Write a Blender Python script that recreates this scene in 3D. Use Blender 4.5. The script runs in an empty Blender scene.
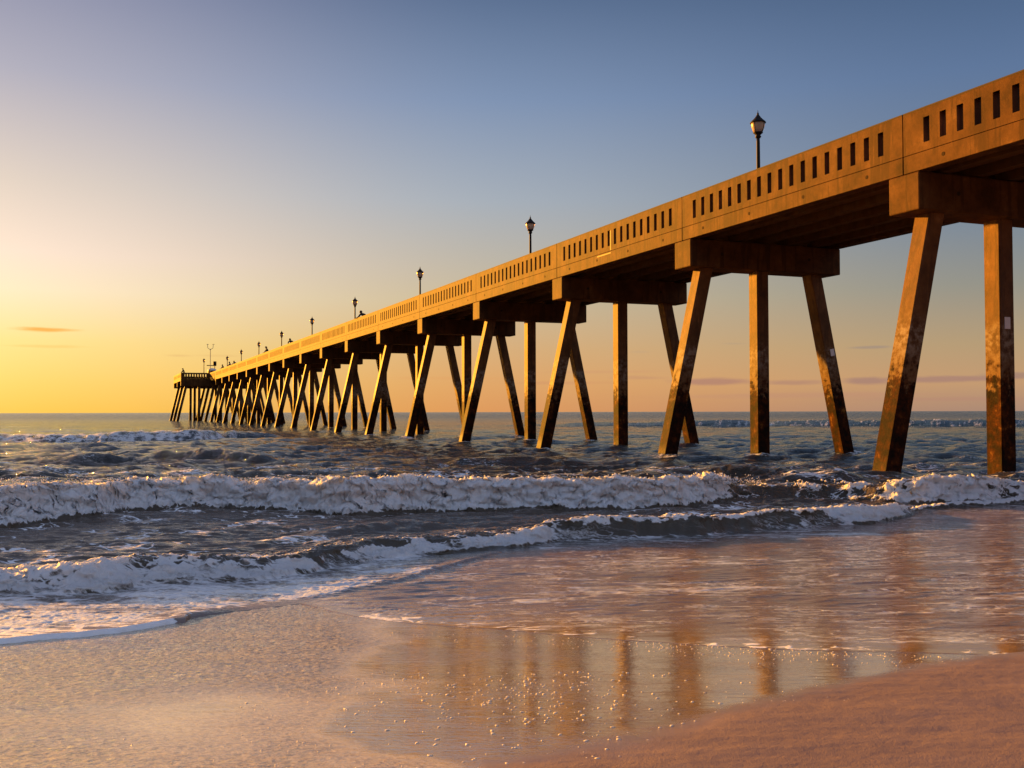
import bpy, bmesh, math, random
import numpy as np
from mathutils import Vector, Matrix
random.seed(7)
S = bpy.context.scene
C = S.collection
R = math.radians

# ------------------------------------------------------------------ camera
FPX, TH, PT, CH = 1013.9, 0.3836, 0.0276, 1.4      # focal in px, heading, pitch, height
cam = bpy.data.cameras.new('camera'); camo = bpy.data.objects.new('camera', cam); C.objects.link(camo)
cam.sensor_width = 36; cam.lens = 36 * FPX / 1024
cam.clip_start = 0.05; cam.clip_end = 60000
camo.location = (0, 0, CH)
camo.rotation_euler = (Matrix.Rotation(-TH, 3, 'Z') @ Matrix.Rotation(math.pi / 2 + PT, 3, 'X') @ Matrix.Rotation(-.0021, 3, 'Z')).to_euler()
S.camera = camo

# ------------------------------------------------------------------ view
S.view_settings.view_transform = 'Standard'; S.view_settings.look = 'None'
S.view_settings.exposure = 1.8; S.view_settings.gamma = 1
S.view_settings.use_curve_mapping = False
S.cycles.use_denoising = True
S.cycles.max_bounces = 6; S.cycles.transparent_max_bounces = 6
S.cycles.sample_clamp_indirect = 6

SUN_AZ = R(-25.5)          # from +Y towards +X (negative: left of the pier axis)
SUN_EL = R(9.0)

# ------------------------------------------------------------------ node helper
class NT:
    def __init__(s, tree):
        s.t = tree; s.n = tree.nodes; s.l = tree.links
    def new(s, kind, **kw):
        n = s.n.new(kind)
        for k, v in kw.items(): setattr(n, k, v)
        return n
    def link(s, a, b): s.l.new(a, b)
    def put(s, inp, v):
        if hasattr(v, 'links') or isinstance(v, bpy.types.NodeSocket): s.l.new(v, inp)
        else: inp.default_value = v
    def math(s, op, a, b=None, c=None, clamp=False):
        n = s.n.new('ShaderNodeMath'); n.operation = op; n.use_clamp = clamp
        s.put(n.inputs[0], a)
        if b is not None: s.put(n.inputs[1], b)
        if c is not None: s.put(n.inputs[2], c)
        return n.outputs[0]
    def mix(s, f, a, b, blend='MIX'):
        n = s.n.new('ShaderNodeMix'); n.data_type = 'RGBA'; n.blend_type = blend
        s.put(n.inputs[0], f); s.put(n.inputs[6], a); s.put(n.inputs[7], b)
        return n.outputs[2]
    def mixf(s, f, a, b):
        n = s.n.new('ShaderNodeMix'); n.data_type = 'FLOAT'
        s.put(n.inputs[0], f); s.put(n.inputs[2], a); s.put(n.inputs[3], b)
        return n.outputs[0]
    def ramp(s, f, stops, interp='LINEAR'):
        n = s.n.new('ShaderNodeValToRGB'); n.color_ramp.interpolation = interp
        e = n.color_ramp.elements
        while len(e) < len(stops): e.new(0.5)
        for el, (p, c) in zip(e, stops):
            el.position = p; el.color = c if len(c) == 4 else (*c, 1)
        s.put(n.inputs[0], f); return n.outputs[0]
    def rng(s, v, a, b, c=0.0, d=1.0, smooth=True):
        n = s.n.new('ShaderNodeMapRange'); n.interpolation_type = 'SMOOTHSTEP' if smooth else 'LINEAR'
        s.put(n.inputs[0], v)
        for i, x in zip((1, 2, 3, 4), (a, b, c, d)): s.put(n.inputs[i], x)
        return n.outputs[0]
    def noise(s, vec, scale, detail=4, rough=0.55, dist=0.0, out=0):
        n = s.n.new('ShaderNodeTexNoise')
        if vec is not None: s.l.new(vec, n.inputs['Vector'])
        n.inputs['Scale'].default_value = scale; n.inputs['Detail'].default_value = detail
        n.inputs['Roughness'].default_value = rough; n.inputs['Distortion'].default_value = dist
        return n.outputs[out]
    def mapping(s, vec, scale=(1, 1, 1), rot=(0, 0, 0), loc=(0, 0, 0)):
        n = s.n.new('ShaderNodeMapping'); s.l.new(vec, n.inputs[0])
        n.inputs['Scale'].default_value = scale; n.inputs['Rotation'].default_value = rot
        n.inputs['Location'].default_value = loc
        return n.outputs[0]

def lin(r, g, b):
    f = lambda c: (c / 255) / 12.92 if c / 255 <= 0.04045 else ((c / 255 + 0.055) / 1.055) ** 2.4
    return (f(r), f(g), f(b), 1)

# ------------------------------------------------------------------ world: sunset sky
W = bpy.data.worlds.new("World"); S.world = W; W.use_nodes = True
T = NT(W.node_tree); T.n.clear()
out = T.new('ShaderNodeOutputWorld')
tc = T.new('ShaderNodeTexCoord')
sep = T.new('ShaderNodeSeparateXYZ'); T.link(tc.outputs['Generated'], sep.inputs[0])
dx, dy, dz = sep.outputs
el = T.math('MULTIPLY', T.math('ARCSINE', dz), 180 / math.pi)
az = T.math('MULTIPLY', T.math('ARCTAN2', dx, dy), 180 / math.pi)
dsun = T.math('ABSOLUTE', T.math('SUBTRACT', az, math.degrees(SUN_AZ)))
dsun = T.math('MINIMUM', dsun, T.math('SUBTRACT', 360.0, dsun))
t = T.math('DIVIDE', el, 60.0, clamp=True)
P = lambda e: e / 60.0
near = T.ramp(t, [(0, lin(255, 202, 80)), (P(1.5), lin(255, 211, 104)), (P(3.7), lin(254, 223, 138)), (P(6.3), lin(254, 231, 194)), (P(8.2), lin(250, 225, 205)),
                  (P(11.8), lin(221, 205, 192)), (P(17.2), lin(172, 170, 186)), (P(22.3), lin(133, 137, 166)), (P(38), lin(128, 128, 152)), (1, lin(112, 124, 158))])
mid = T.ramp(t, [(0, lin(224, 154, 92)), (P(1.5), lin(224, 164, 102)), (P(3.5), lin(216, 172, 120)), (P(6.3), lin(203, 184, 150)),
                 (P(11.8), lin(166, 174, 184)), (P(17.2), lin(126, 146, 178)), (P(22.3), lin(90, 111, 145)), (P(38), lin(100, 116, 152)), (1, lin(112, 124, 158))])
far = T.ramp(t, [(0, lin(172, 138, 118)), (P(1.5), lin(196, 154, 114)), (P(3.5), lin(180, 154, 118)), (P(6.5), lin(146, 144, 134)),
                 (P(9.5), lin(122, 134, 148)), (P(17.2), lin(92, 116, 153)), (P(22.3), lin(68, 92, 127)), (P(38), lin(100, 120, 158)), (1, lin(112, 124, 158))])
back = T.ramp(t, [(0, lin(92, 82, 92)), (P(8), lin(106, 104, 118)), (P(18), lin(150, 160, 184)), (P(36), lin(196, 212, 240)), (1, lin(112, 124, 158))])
col = T.mix(T.rng(dsun, 18, 48), near, mid)
col = T.mix(T.rng(dsun, 42, 76), col, far)
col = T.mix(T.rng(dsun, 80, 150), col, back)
# glow round the hidden sun
glow = T.math('POWER', T.rng(T.math('SQRT', T.math('ADD', T.math('POWER', dsun, 2.0), T.math('POWER', T.math('SUBTRACT', el, 5.0), 2.0))), 26, 0, 0, 1), 1.6)
col = T.mix(T.math('MULTIPLY', glow, 0.9), col, (1.6, 1.05, 0.42, 1))
# thin clouds low over the sea: (azimuth, elevation, half width, half height, amount, colour)
azl = T.new('ShaderNodeCombineXYZ')
T.link(T.math('MULTIPLY', az, 0.35), azl.inputs[0]); T.link(T.math('MULTIPLY', el, 2.6), azl.inputs[1])
cn = T.noise(azl.outputs[0], 1.0, 5, 0.6)
cn = T.math('MULTIPLY', T.math('SUBTRACT', cn, 0.5), 2.6)
CL = [(R_[0], R_[1], R_[2], R_[3], R_[4], R_[5]) for R_ in [
    (46, 328.5, 32, 2.6, 1.0, (244, 172, 72)), (50, 345.5, 46, 1.8, 0.55, (240, 196, 104)), (180, 355, 16, 1.6, .45, (220, 176, 110)),
    (215, 355, 30, 1.4, .3, (220, 176, 110)),
    (715, 382, 52, 4.2, 0.8, (176, 128, 112)), (790, 383, 46, 3.0, 0.6, (172, 128, 114)), (872, 382, 30, 4.2, 0.7, (160, 122, 116)),
    (950, 380, 62, 3.6, 0.75, (166, 126, 116)), (1010, 376, 30, 3.4, 0.6, (150, 120, 116)), (872, 348, 22, 1.6, 0.5, (146, 130, 128)),
    (640, 378, 30, 2.4, 0.4, (190, 138, 110)), (560, 383, 60, 2.2, 0.45, (206, 146, 104)), (600, 372, 80, 1.8, 0.35, (206, 150, 110)),
    (800, 396, 160, 3.4, 0.35, (190, 138, 116)), (950, 400, 90, 3.0, 0.35, (182, 132, 116)), (460, 378, 70, 2.0, 0.3, (222, 156, 96)),
    (735, 344, 16, 1.3, .35, (170, 150, 128)), (640, 352, 12, 1.6, .35, (190, 160, 126))]]
for (px, py, wx, wy, am, cc) in CL:
    a0 = math.degrees(TH + math.atan((px - 512) / FPX)); e0 = math.degrees(math.atan((412.0 - py) / FPX * math.cos(math.atan((px - 512) / FPX))))
    wa = math.degrees(wx / FPX); we = math.degrees(wy / FPX)
    d = T.math('SQRT', T.math('ADD', T.math('POWER', T.math('DIVIDE', T.math('SUBTRACT', az, a0), wa), 2.0),
                              T.math('POWER', T.math('DIVIDE', T.math('SUBTRACT', el, e0), we), 2.0)))
    d = T.math('SUBTRACT', d, T.math('MULTIPLY', cn, 0.55))
    col = T.mix(T.rng(d, 1.15, 0.25, 0, am), col, lin(*cc))
sky = T.new('ShaderNodeTexSky'); sky.sky_type = 'NISHITA'; sky.sun_disc = False
sky.sun_elevation = SUN_EL; sky.sun_rotation = SUN_AZ; sky.dust_density = 2.0
bg1 = T.new('ShaderNodeBackground'); T.link(sky.outputs[0], bg1.inputs[0]); bg1.inputs[1].default_value = 0.002
bg2 = T.new('ShaderNodeBackground'); T.link(col, bg2.inputs[0]); bg2.inputs[1].default_value = 0.279
add = T.new('ShaderNodeAddShader'); T.link(bg1.outputs[0], add.inputs[0]); T.link(bg2.outputs[0], add.inputs[1])
T.link(add.outputs[0], out.inputs[0])

# ------------------------------------------------------------------ sun
sl = bpy.data.lights.new('sun', 'SUN'); sl.energy = 5.0; sl.angle = R(0.8); sl.color = (1.0, 0.42, 0.035)
so = bpy.data.objects.new('sun', sl); C.objects.link(so)
sd = Vector((math.sin(SUN_AZ) * math.cos(SUN_EL), math.cos(SUN_AZ) * math.cos(SUN_EL), math.sin(SUN_EL)))
so.rotation_euler = sd.to_track_quat('Z', 'Y').to_euler(); so.location = sd * 300

# ------------------------------------------------------------------ object helpers
def tag(o, label=None, cat=None, group=None, kind=None):
    if label: o['label'] = label
    if cat: o['category'] = cat
    if group: o['group'] = group
    if kind: o['kind'] = kind
    return o
def empty(name, loc=(0, 0, 0), rz=0):
    o = bpy.data.objects.new(name, None); C.objects.link(o); o.location = loc; o.rotation_euler = (0, 0, rz)
    o.empty_display_size = .3
    return o
def obj(name, bm, mats, parent=None, loc=(0, 0, 0), smooth=False):
    me = bpy.data.meshes.new(name); bm.to_mesh(me); bm.free()
    return objm(name, me, mats, parent, loc, smooth)
def objm(name, me, mats, parent=None, loc=(0, 0, 0), smooth=False):
    for m in (mats if isinstance(mats, (list, tuple)) else [mats]):
        if m.name not in me.materials: me.materials.append(m)
    o = bpy.data.objects.new(name, me); C.objects.link(o); o.location = loc
    if parent: o.parent = parent
    if smooth:
        for p in me.polygons: p.use_smooth = True
    return o
def inst(name, me, parent, loc=(0, 0, 0)):
    o = bpy.data.objects.new(name, me); C.objects.link(o); o.parent = parent; o.location = loc
    return o
def box(bm, x0, x1, y0, y1, z0, z1, bev=0.0, mi=0):
    r = bmesh.ops.create_cube(bm, size=1)
    vs = r['verts']
    for v in vs:
        v.co = Vector((x0 + (v.co.x + .5) * (x1 - x0), y0 + (v.co.y + .5) * (y1 - y0), z0 + (v.co.z + .5) * (z1 - z0)))
    fs = {f for v in vs for f in v.link_faces}
    for f in fs: f.material_index = mi
    if bev:
        es = list({e for v in vs for e in v.link_edges})
        bmesh.ops.bevel(bm, geom=es, offset=bev, segments=2, profile=.5, affect='EDGES')
def prism(bm, b0, b1, hx, hy, bev=.02, segs=1):
    """leaning square pile from centre b0 to centre b1, cut level at both ends"""
    rings = []
    for k in range(segs + 1):
        c = Vector(b0).lerp(Vector(b1), k / segs)
        pts = []
        for sx, sy in ((-1, -1), (1, -1), (1, 1), (-1, 1)):
            ch = ((sx * (hx - bev), sy * hy), (sx * hx, sy * (hy - bev)))
            if sx * sy > 0: ch = ch[::-1]
            for px, py in ch: pts.append(bm.verts.new((c.x + px, c.y + py, c.z)))
        rings.append(pts)
    n = 8
    for a, b in zip(rings, rings[1:]):
        for i in range(n): bm.faces.new((a[i], a[(i + 1) % n], b[(i + 1) % n], b[i]))
    bm.faces.new(rings[0][::-1]); bm.faces.new(rings[-1])
    bmesh.ops.recalc_face_normals(bm, faces=bm.faces)
def lathe(bm, prof, seg=16, cx=0, cy=0, mi=0):
    rings = []
    for r, z in prof:
        rings.append([bm.verts.new((cx + r * math.cos(2 * math.pi * i / seg), cy + r * math.sin(2 * math.pi * i / seg), z)) for i in range(seg)])
    for a, b in zip(rings, rings[1:]):
        for i in range(seg):
            f = bm.faces.new((a[i], a[(i + 1) % seg], b[(i + 1) % seg], b[i])); f.material_index = mi
    bm.faces.new(rings[0][::-1]).material_index = mi; bm.faces.new(rings[-1]).material_index = mi
def tube(bm, p0, p1, r, seg=8):
    p0, p1 = Vector(p0), Vector(p1); d = p1 - p0
    q = d.to_track_quat('Z', 'Y').to_matrix().to_4x4(); q.translation = (p0 + p1) / 2
    bmesh.ops.create_cone(bm, cap_ends=True, segments=seg, radius1=r, radius2=r, depth=d.length, matrix=q)

# ------------------------------------------------------------------ materials
def newmat(name):
    m = bpy.data.materials.new(name); m.use_nodes = True
    t = NT(m.node_tree); p = t.n['Principled BSDF']
    return m, t, p
def simple(name, c, rough=.6, metal=0.0, var=.25, scale=8):
    m, t, p = newmat(name)
    co = t.new('ShaderNodeTexCoord').outputs['Object']
    n = t.noise(co, scale, 5)
    t.put(p.inputs['Base Color'], t.mix(n, (*[x * (1 - var) for x in c], 1), (*[min(1, x * (1 + var)) for x in c], 1)))
    t.put(p.inputs['Roughness'], rough); t.put(p.inputs['Metallic'], metal); p.inputs['Specular IOR Level'].default_value = .15
    return m

def concrete(name, kind):
    m, t, p = newmat(name)
    g = t.new('ShaderNodeNewGeometry').outputs['Position']
    sp = t.new('ShaderNodeSeparateXYZ'); t.link(g, sp.inputs[0]); z = sp.outputs[2]
    n1 = t.noise(g, 1.3, 8, .68)
    n2 = t.noise(g, 7.0, 6, .65)
    streak = t.noise(t.mapping(g, (2.2, 2.2, 0.22)), 2.4, 5, .6)
    c = t.ramp(n1, [(.3, (.042, .018, .006)), (.46, (.088, .036, .011)), (.58, (.118, .050, .016)), (.72, (.185, .085, .030))])
    c = t.mix(t.rng(streak, .5, .6, 0, .7), c, (.05, .022, .008, 1))
    c = t.mix(t.rng(n2, .5, .72, 0, .45), c, (.055, .026, .010, 1))
    pores = t.rng(t.noise(g, 38, 2), .66, .76, 0, .5)
    c = t.mix(pores, c, (.05, .03, .015, 1))
    rough = .68
    h = t.math('ADD', t.math('MULTIPLY', n2, .5), t.math('MULTIPLY', t.noise(g, 40, 4), .35))
    if kind == 'pile':
        c = t.mix(1.0, c, (1.45, 1.45, 1.4, 1), 'MULTIPLY'); rough = .6
        n3 = t.noise(g, 1.7, 4, .6); n4 = t.noise(g, 5.5, 6, .7)
        # old repair zone: greyer concrete below about 3.6 m
        zr = t.math('ADD', z, t.math('MULTIPLY', t.math('SUBTRACT', n3, .5), .5))
        rep = t.rng(zr, 3.75, 3.45)
        gr = t.ramp(n4, [(.3, (.035, .014, .006)), (.5, (.12, .052, .016)), (.7, (.21, .12, .055))])
        c = t.mix(t.math('MULTIPLY', rep, .8), c, gr)
        band = t.math('MULTIPLY', t.rng(zr, 3.5, 3.2), t.rng(zr, 2.2, 3.0))
        c = t.mix(t.math('MULTIPLY', band, t.rng(n4, .42, .62, 0, .6)), c, (.30, .24, .18, 1))
        # rust-red and black growth in the tide zone
        zs = t.math('ADD', z, t.math('MULTIPLY', t.math('SUBTRACT', n4, .5), 2.8))
        low = t.rng(zs, 2.4, 1.9)
        gcol = t.ramp(t.noise(g, 3.1, 6, .7), [(.42, (.006, .004, .004)), (.53, (.03, .008, .003)), (.62, (.075, .02, .004)), (.70, (.22, .10, .02))])
        c = t.mix(t.math('MULTIPLY', low, .95), c, gcol)
        h = t.math('ADD', h, t.math('MULTIPLY', t.math('MULTIPLY', t.noise(g, 16, 5, .7), low), 1.2))
        wet = t.rng(z, .55, .15)
        rough = t.mixf(wet, .62, .5)
    if kind == 'under':
        c = t.mix(.4, c, (.12, .06, .026, 1)); rough = .8
        c = t.mix(t.rng(n1, .5, .6, 0, .5), c, (.10, .06, .035, 1))
    t.put(p.inputs['Base Color'], c); t.put(p.inputs['Roughness'], rough); p.inputs['Specular IOR Level'].default_value = .06
    if kind == 'pile': t.put(p.inputs['Specular IOR Level'], t.mixf(low, .13, .03))
    b = t.new('ShaderNodeBump'); b.inputs['Strength'].default_value = .5; b.inputs['Distance'].default_value = .02
    t.link(h, b.inputs['Height']); t.link(b.outputs[0], p.inputs['Normal'])
    return m
M_CONC = concrete('weathered_concrete', 'wall')
M_PILE = concrete('pile_concrete', 'pile')
M_UND = concrete('underside_concrete', 'under')
M_COPE = simple('coping_shade', (.045, .03, .02), .75, 0, .3, 3)  # overhang shade along the parapet top, put into a dark coping colour
M_SPOT = simple('tie_hole_mortar', (.03, .015, .006), .9, 0, .3, 9)
M_BLACK = simple('black_iron', (.015, .011, .010), .6, 0.0, .3)
M_SIGN = simple('white_sign', (.72, .66, .66), .4, 0, .05)
M_PALE = simple('pale_mark', (.24, .14, .06), .6, 0, .1)

def glassmat():
    m, t, p = newmat('frosted_globe')
    t.put(p.inputs['Base Color'], (.60, .42, .28, 1)); t.put(p.inputs['Roughness'], .3)
    t.put(p.inputs['Transmission Weight'], .35); t.put(p.inputs['IOR'], 1.3)
    return m
M_GLOBE = glassmat()

# ------------------------------------------------------------------ beach / sea geometry
def hsh(ix, iy, seed):
    with np.errstate(over='ignore'):
        h = (ix.astype(np.int64) * 374761393 + iy.astype(np.int64) * 668265263 + seed * 1442695041) & 0xffffffff
        h = ((h ^ (h >> 13)) * 1274126177) & 0xffffffff
        h = (h ^ (h >> 16)) & 0xffffffff
    return h
def gnoise(x, y, seed=0):
    ix = np.floor(x); iy = np.floor(y); fx = (x - ix).astype(np.float32); fy = (y - iy).astype(np.float32)
    ux = fx * fx * fx * (fx * (fx * 6 - 15) + 10); uy = fy * fy * fy * (fy * (fy * 6 - 15) + 10)
    def g(ox, oy):
        a = hsh(ix + ox, iy + oy, seed).astype(np.float32) * np.float32(2 * math.pi / 4294967296.0)
        return np.cos(a) * (fx - ox) + np.sin(a) * (fy - oy)
    a, b, c, d = g(0, 0), g(1, 0), g(0, 1), g(1, 1)
    return 1.5 * ((a + (b - a) * ux) * (1 - uy) + (c + (d - c) * ux) * uy)      # about -1..1
def fbm(x, y, seed=0, oct=4, gain=.5):
    r = 0; a = 1
    for k in range(oct):
        r = r + a * gnoise(x, y, seed + k * 17); x = x * 2.03 + 3.1; y = y * 2.03 + 1.7; a *= gain
    return r
def billow(x, y, seed=0, oct=3, gain=.5):
    r = 0; a = 1
    for k in range(oct):
        r = r + a * (1 - 2 * np.abs(gnoise(x, y, seed + k * 31))); x = x * 2.1 + 5.3; y = y * 2.1 + 2.9; a *= gain
    return r                                                                   # rounded lumps are +
def sstep(a, b, x):
    t = np.clip((x - a) / (b - a), 0, 1); return t * t * (3 - 2 * t)

cT, sT = math.cos(TH), math.sin(TH)
def sand_z(u, v):
    w = .35
    z = .078 * w * np.logaddexp(0, (6.55 - v) / w)
    z = z - .02 * .8 * np.logaddexp(0, (v - 9.0) / .8)
    return np.minimum(z, 1.6)
def ground_pt(px, py):
    """where the sight line through a photo pixel met the beach or sea level: (u right, v forward)"""
    F = np.array([0, math.cos(PT), math.sin(PT)]); U = np.array([0, -math.sin(PT), math.cos(PT)])
    d = F * FPX + np.array([1., 0, 0]) * (px - 512) - U * (py - 384)
    z = 0.0
    for _ in range(25):
        k = (CH - z) / -d[2]; z = .5 * z + .5 * max(0.0, float(sand_z(0.0, k * d[1])))
    return k * d[0], k * d[1]
def poly(pts):
    q = [ground_pt(x, y) for x, y in pts]
    s = np.array([a / b for a, b in q]); v = np.array([b for a, b in q])
    o = np.argsort(s); return s[o], v[o]
def interp_ext(s, ps, pv):
    """smooth-ish interpolation of 1/v against s (straight shorelines stay straight), extended beyond the ends"""
    r = np.interp(s, ps, 1 / pv)
    n = min(3, len(ps) - 1)
    g0 = (1 / pv[n] - 1 / pv[0]) / (ps[n] - ps[0]) * .35; g1 = (1 / pv[-1] - 1 / pv[-1 - n]) / (ps[-1] - ps[-1 - n]) * .35
    r = np.where(s < ps[0], 1 / pv[0] + g0 * np.maximum(s - ps[0], -.5), r)
    r = np.where(s > ps[-1], 1 / pv[-1] + g1 * np.minimum(s - ps[-1], .5), r)
    return 1 / np.maximum(r, 1e-3)
def tbl(s, pts):
    xs = np.array([(p[0] - 512) / FPX for p in pts]); return np.interp(s, xs, [p[1] for p in pts])

# ---- sea mesh: a fan of rows ahead of the beach, dense in the surf
def vrows():
    v = 4.6; r = []
    while v < 30000:
        r.append(v)
        st = max(.0135, v * v / 1420 * .16)
        if v < 5.4: st = .012
        st = min(st, v * .08); v += st
    return np.array(r)
VR = vrows()
sc = np.tan(np.concatenate([np.linspace(-1.25, -.53, 70, endpoint=False), np.linspace(-.53, .53, 860), np.linspace(.53, 1.25, 71)[1:]]))
VV, SS = np.meshgrid(VR, sc, indexing='ij')
VV = VV.astype(np.float64); UU = SS * VV
NR, NC = VV.shape
# ragged local shift so that no front runs straight
rag = .06 * fbm(UU * 1.3, VV * .5, 5, 3) + .03 * fbm(UU * 6, VV * 2, 9, 2)
base = np.maximum(0.0, sand_z(UU, VV))
H = np.zeros_like(VV); FOAM = np.zeros_like(VV); LUMP = np.zeros_like(VV); PUSH = np.zeros_like(VV)

def wave(foot, crest, wf, wb, foam, back_foam=.3, ext=None, lump=.06, ragk=1.0, hold=.3, band=None, top=None, hk=None):
    """one wave: foot line, crest line (both measured), steep front of width wf, back slope wb.
    foam/band: tables over the photo x of how white the front is"""
    global H, FOAM, LUMP, PUSH
    fs, fv = poly(foot)
    V = interp_ext(SS, fs, fv) + (rag * ragk if ragk < 4 else ragk * (.08 * fbm(UU * .05, VV * .02, 6, 3) + .02 * fbm(UU * .3, VV * .1, 8, 2)))
    cz = []
    for x, y in crest:
        s = (x - 512) / FPX
        vc = float(interp_ext(np.array([s]), fs, fv)[0]) + wf * .8
        cz.append((x, CH - (y - 412) * vc / FPX / math.sqrt(1)))
    Hh = np.maximum(tbl(SS, cz), 0)
    if ext is not None: Hh = Hh * tbl(SS, ext)
    if hk is not None: Hh = Hh * tbl(SS, hk)
    Hh = Hh * ((1 + .16 * fbm(UU * 1.7, VV * .2 + 3, 21, 3)) if ragk < 4 else (1 + .35 * fbm(UU * .16, VV * .02 + 3, 21, 3)))
    d = VV - V
    prof = sstep(-.02 * wf, wf, d) * np.where(d > wf * (1 + hold), np.exp(-(d - wf * (1 + hold)) / wb), 1.0)
    # a little concavity at the toe
    h = Hh * prof
    fo = tbl(SS, foam)
    fo = np.clip(fo + .9 * fbm(UU * 2.2, VV * 2.2, 91, 3) * fo * (1 - fo) * 2, 0, 1)
    if ext is not None: fo = fo * tbl(SS, ext)
    front = sstep(-.04, .02, d) * (1 - sstep(wf * 1.25, wf * 1.25 + .35, d))
    if band is not None:      # foam only low on the face
        bw = tbl(SS, band); front = front * (1 - sstep(bw * .7, bw * 1.3, d + .08 * fbm(UU * 3, VV * 3, 77, 2)))
    m = front * fo
    if top is not None:       # thin spilling lip on the crest
        tp = tbl(SS, top); m = np.maximum(m, tp * sstep(wf * .55, wf * .8, d + .06 * fbm(UU * 5, VV * 2, 55, 2)) * (1 - sstep(wf * 1.3, wf * 1.7, d)))
    bk = back_foam * fo * sstep(wf, wf * 1.3, d) * np.exp(-np.maximum(d - wf, 0) / 1.2)
    FOAM = np.maximum(FOAM, np.maximum(m, bk))
    LUMP = np.maximum(LUMP, m * lump)
    H = np.maximum(H, h) + .35 * np.minimum(H, h)
    return V, Hh

# edge of the swash on the sand
EDGE = [(0, 643), (40, 639), (80, 635.5), (120, 632), (150, 627), (170, 623), (185, 622), (190, 618), (220, 613), (260, 608), (300, 603.5), (330, 611),
        (370, 619), (440, 626), (512, 631), (600, 639), (700, 646), (800, 651), (1024, 657)]
es, ev = poly(EDGE)
VE = interp_ext(SS, es, ev) + .02 * fbm(UU * 4, VV * 1, 41, 3)
# main breaker
V1, H1 = wave([(0, 531), (60, 523), (100, 520), (130, 512), (180, 511), (225, 510), (256, 511), (300, 513), (345, 517), (400, 513), (460, 512), (512, 511),
               (560, 511), (620, 512), (660, 510), (700, 506), (725, 503), (768, 501), (830, 501), (880, 505), (912, 507), (960, 506), (1024, 504)],
              [(0, 486), (60, 485), (130, 480), (185, 479), (256, 482), (340, 479), (430, 478), (512, 480), (600, 480), (700, 477), (722, 480), (735, 491),
               (800, 490), (880, 487), (925, 483), (980, 483), (1024, 488)],
              .42, 1.3, [(0, 1), (715, 1), (735, .55), (800, .5), (880, .72), (930, .95), (1000, .8), (1024, .7)], back_foam=.55, lump=.11, hk=[(0, .80), (700, .84), (900, .95)])
# second wave
V2, H2 = wave([(0, 600), (60, 598), (100, 596), (140, 590), (200, 585), (256, 581), (300, 575), (340, 567), (380, 560), (420, 557), (470, 552), (512, 549),
               (540, 546), (552, 543), (600, 541), (700, 537), (768, 531), (830, 527), (880, 524), (905, 518), (925, 512)],
              [(0, 570), (40, 568), (90, 561), (130, 556), (170, 552), (256, 554), (330, 547), (420, 541), (512, 532), (545, 524), (640, 522), (700, 520),
               (768, 513), (830, 511), (880, 511), (905, 509), (925, 510)],
              .34, .8, [(0, .8), (120, .82), (220, .74), (300, .72), (520, .85), (540, .8), (590, .12), (680, .0), (770, .05), (830, .8), (905, 1), (920, .6)],
              ext=[(0, 1), (895, 1), (930, 0), (1100, 0)], back_foam=.4, lump=.06, hk=[(0, .62), (300, .66), (500, .85), (600, .95)],
              band=[(0, .6), (150, .55), (230, .32), (400, .22), (520, .3), (560, .3), (830, .6)],
              top=[(0, 0), (120, .0), (200, .55), (330, .4), (500, .5), (560, .75), (700, .7), (820, .9), (900, .9)])
# low ridge between the two
wave([(240, 556), (330, 543), (400, 531), (460, 532), (540, 527), (640, 521)], [(240, 548), (330, 534), (400, 523), (460, 525), (540, 521), (640, 518)],
     .3, .5, [(0, .2), (1024, .2)], ext=[(150, 0), (280, 1), (560, 1), (660, 0)], lump=.02)
# lip of the swash running over the film
V3, _h3 = wave([(180, 622), (250, 609), (330, 597), (400, 583), (456, 567), (505, 553), (540, 547)], [(180, 619), (250, 606), (330, 593.5), (400, 579), (456, 562.5), (505, 550), (540, 545)],
     .10, .5, [(0, .0), (180, .25), (330, .3), (450, .2), (540, 0)], ext=[(170, 0), (200, 1), (470, 1), (540, 0)], lump=.006, ragk=.4)
# far breaker on the left and swells
wave([(-40, 441), (100, 441), (200, 440), (235, 438), (300, 437), (340, 437)], [(0, 435.5), (80, 434.5), (150, 432), (200, 430), (240, 430), (300, 433), (340, 435)],
     1.6, 6, [(0, .66), (215, .7), (245, .25), (300, .05), (1024, 0)], ext=[(-100, 1), (270, 1), (360, 0), (1200, 0)], back_foam=.5, lump=.06, ragk=8)
wave([(-30, 479), (40, 479), (90, 477)], [(0, 468), (30, 466), (60, 470), (90, 474)], .7, 1.6, [(0, .0), (1, 0)], ext=[(-400, 1), (60, 1), (110, 0)], lump=0, ragk=2)
wave([(60, 465), (130, 462), (200, 461), (280, 464)], [(60, 458), (130, 455), (200, 451), (260, 456), (280, 460)], 1.0, 2.2, [(0, 0.05), (1, .05)],
     ext=[(20, 0), (80, 1), (250, 1), (330, 0)], lump=0, ragk=3)
wave([(640, 426), (800, 426), (1024, 427)], [(560, 423), (640, 421.5), (700, 421), (900, 420.5), (1024, 420.5)], 3, 14,
     [(480, 0), (620, .32), (700, .38), (1024, .38)], ext=[(430, 0), (560, .8), (640, 1), (2000, 1)], back_foam=.6, lump=.05, ragk=22)
wave([(740, 491), (800, 489), (880, 489), (940, 490)], [(760, 481), (800, 476), (870, 478), (920, 484)], .5, .8, [(0, .15), (1, .15)],
     ext=[(715, 0), (770, 1), (840, .9), (880, .2), (900, 0)], lump=.02)
wave([(690, 476), (760, 477), (800, 478)], [(700, 470), (745, 463), (790, 470)], .5, .8, [(0, .1), (1, .1)], ext=[(660, 0), (720, 1), (780, 1), (840, 0)], lump=.02)

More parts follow.
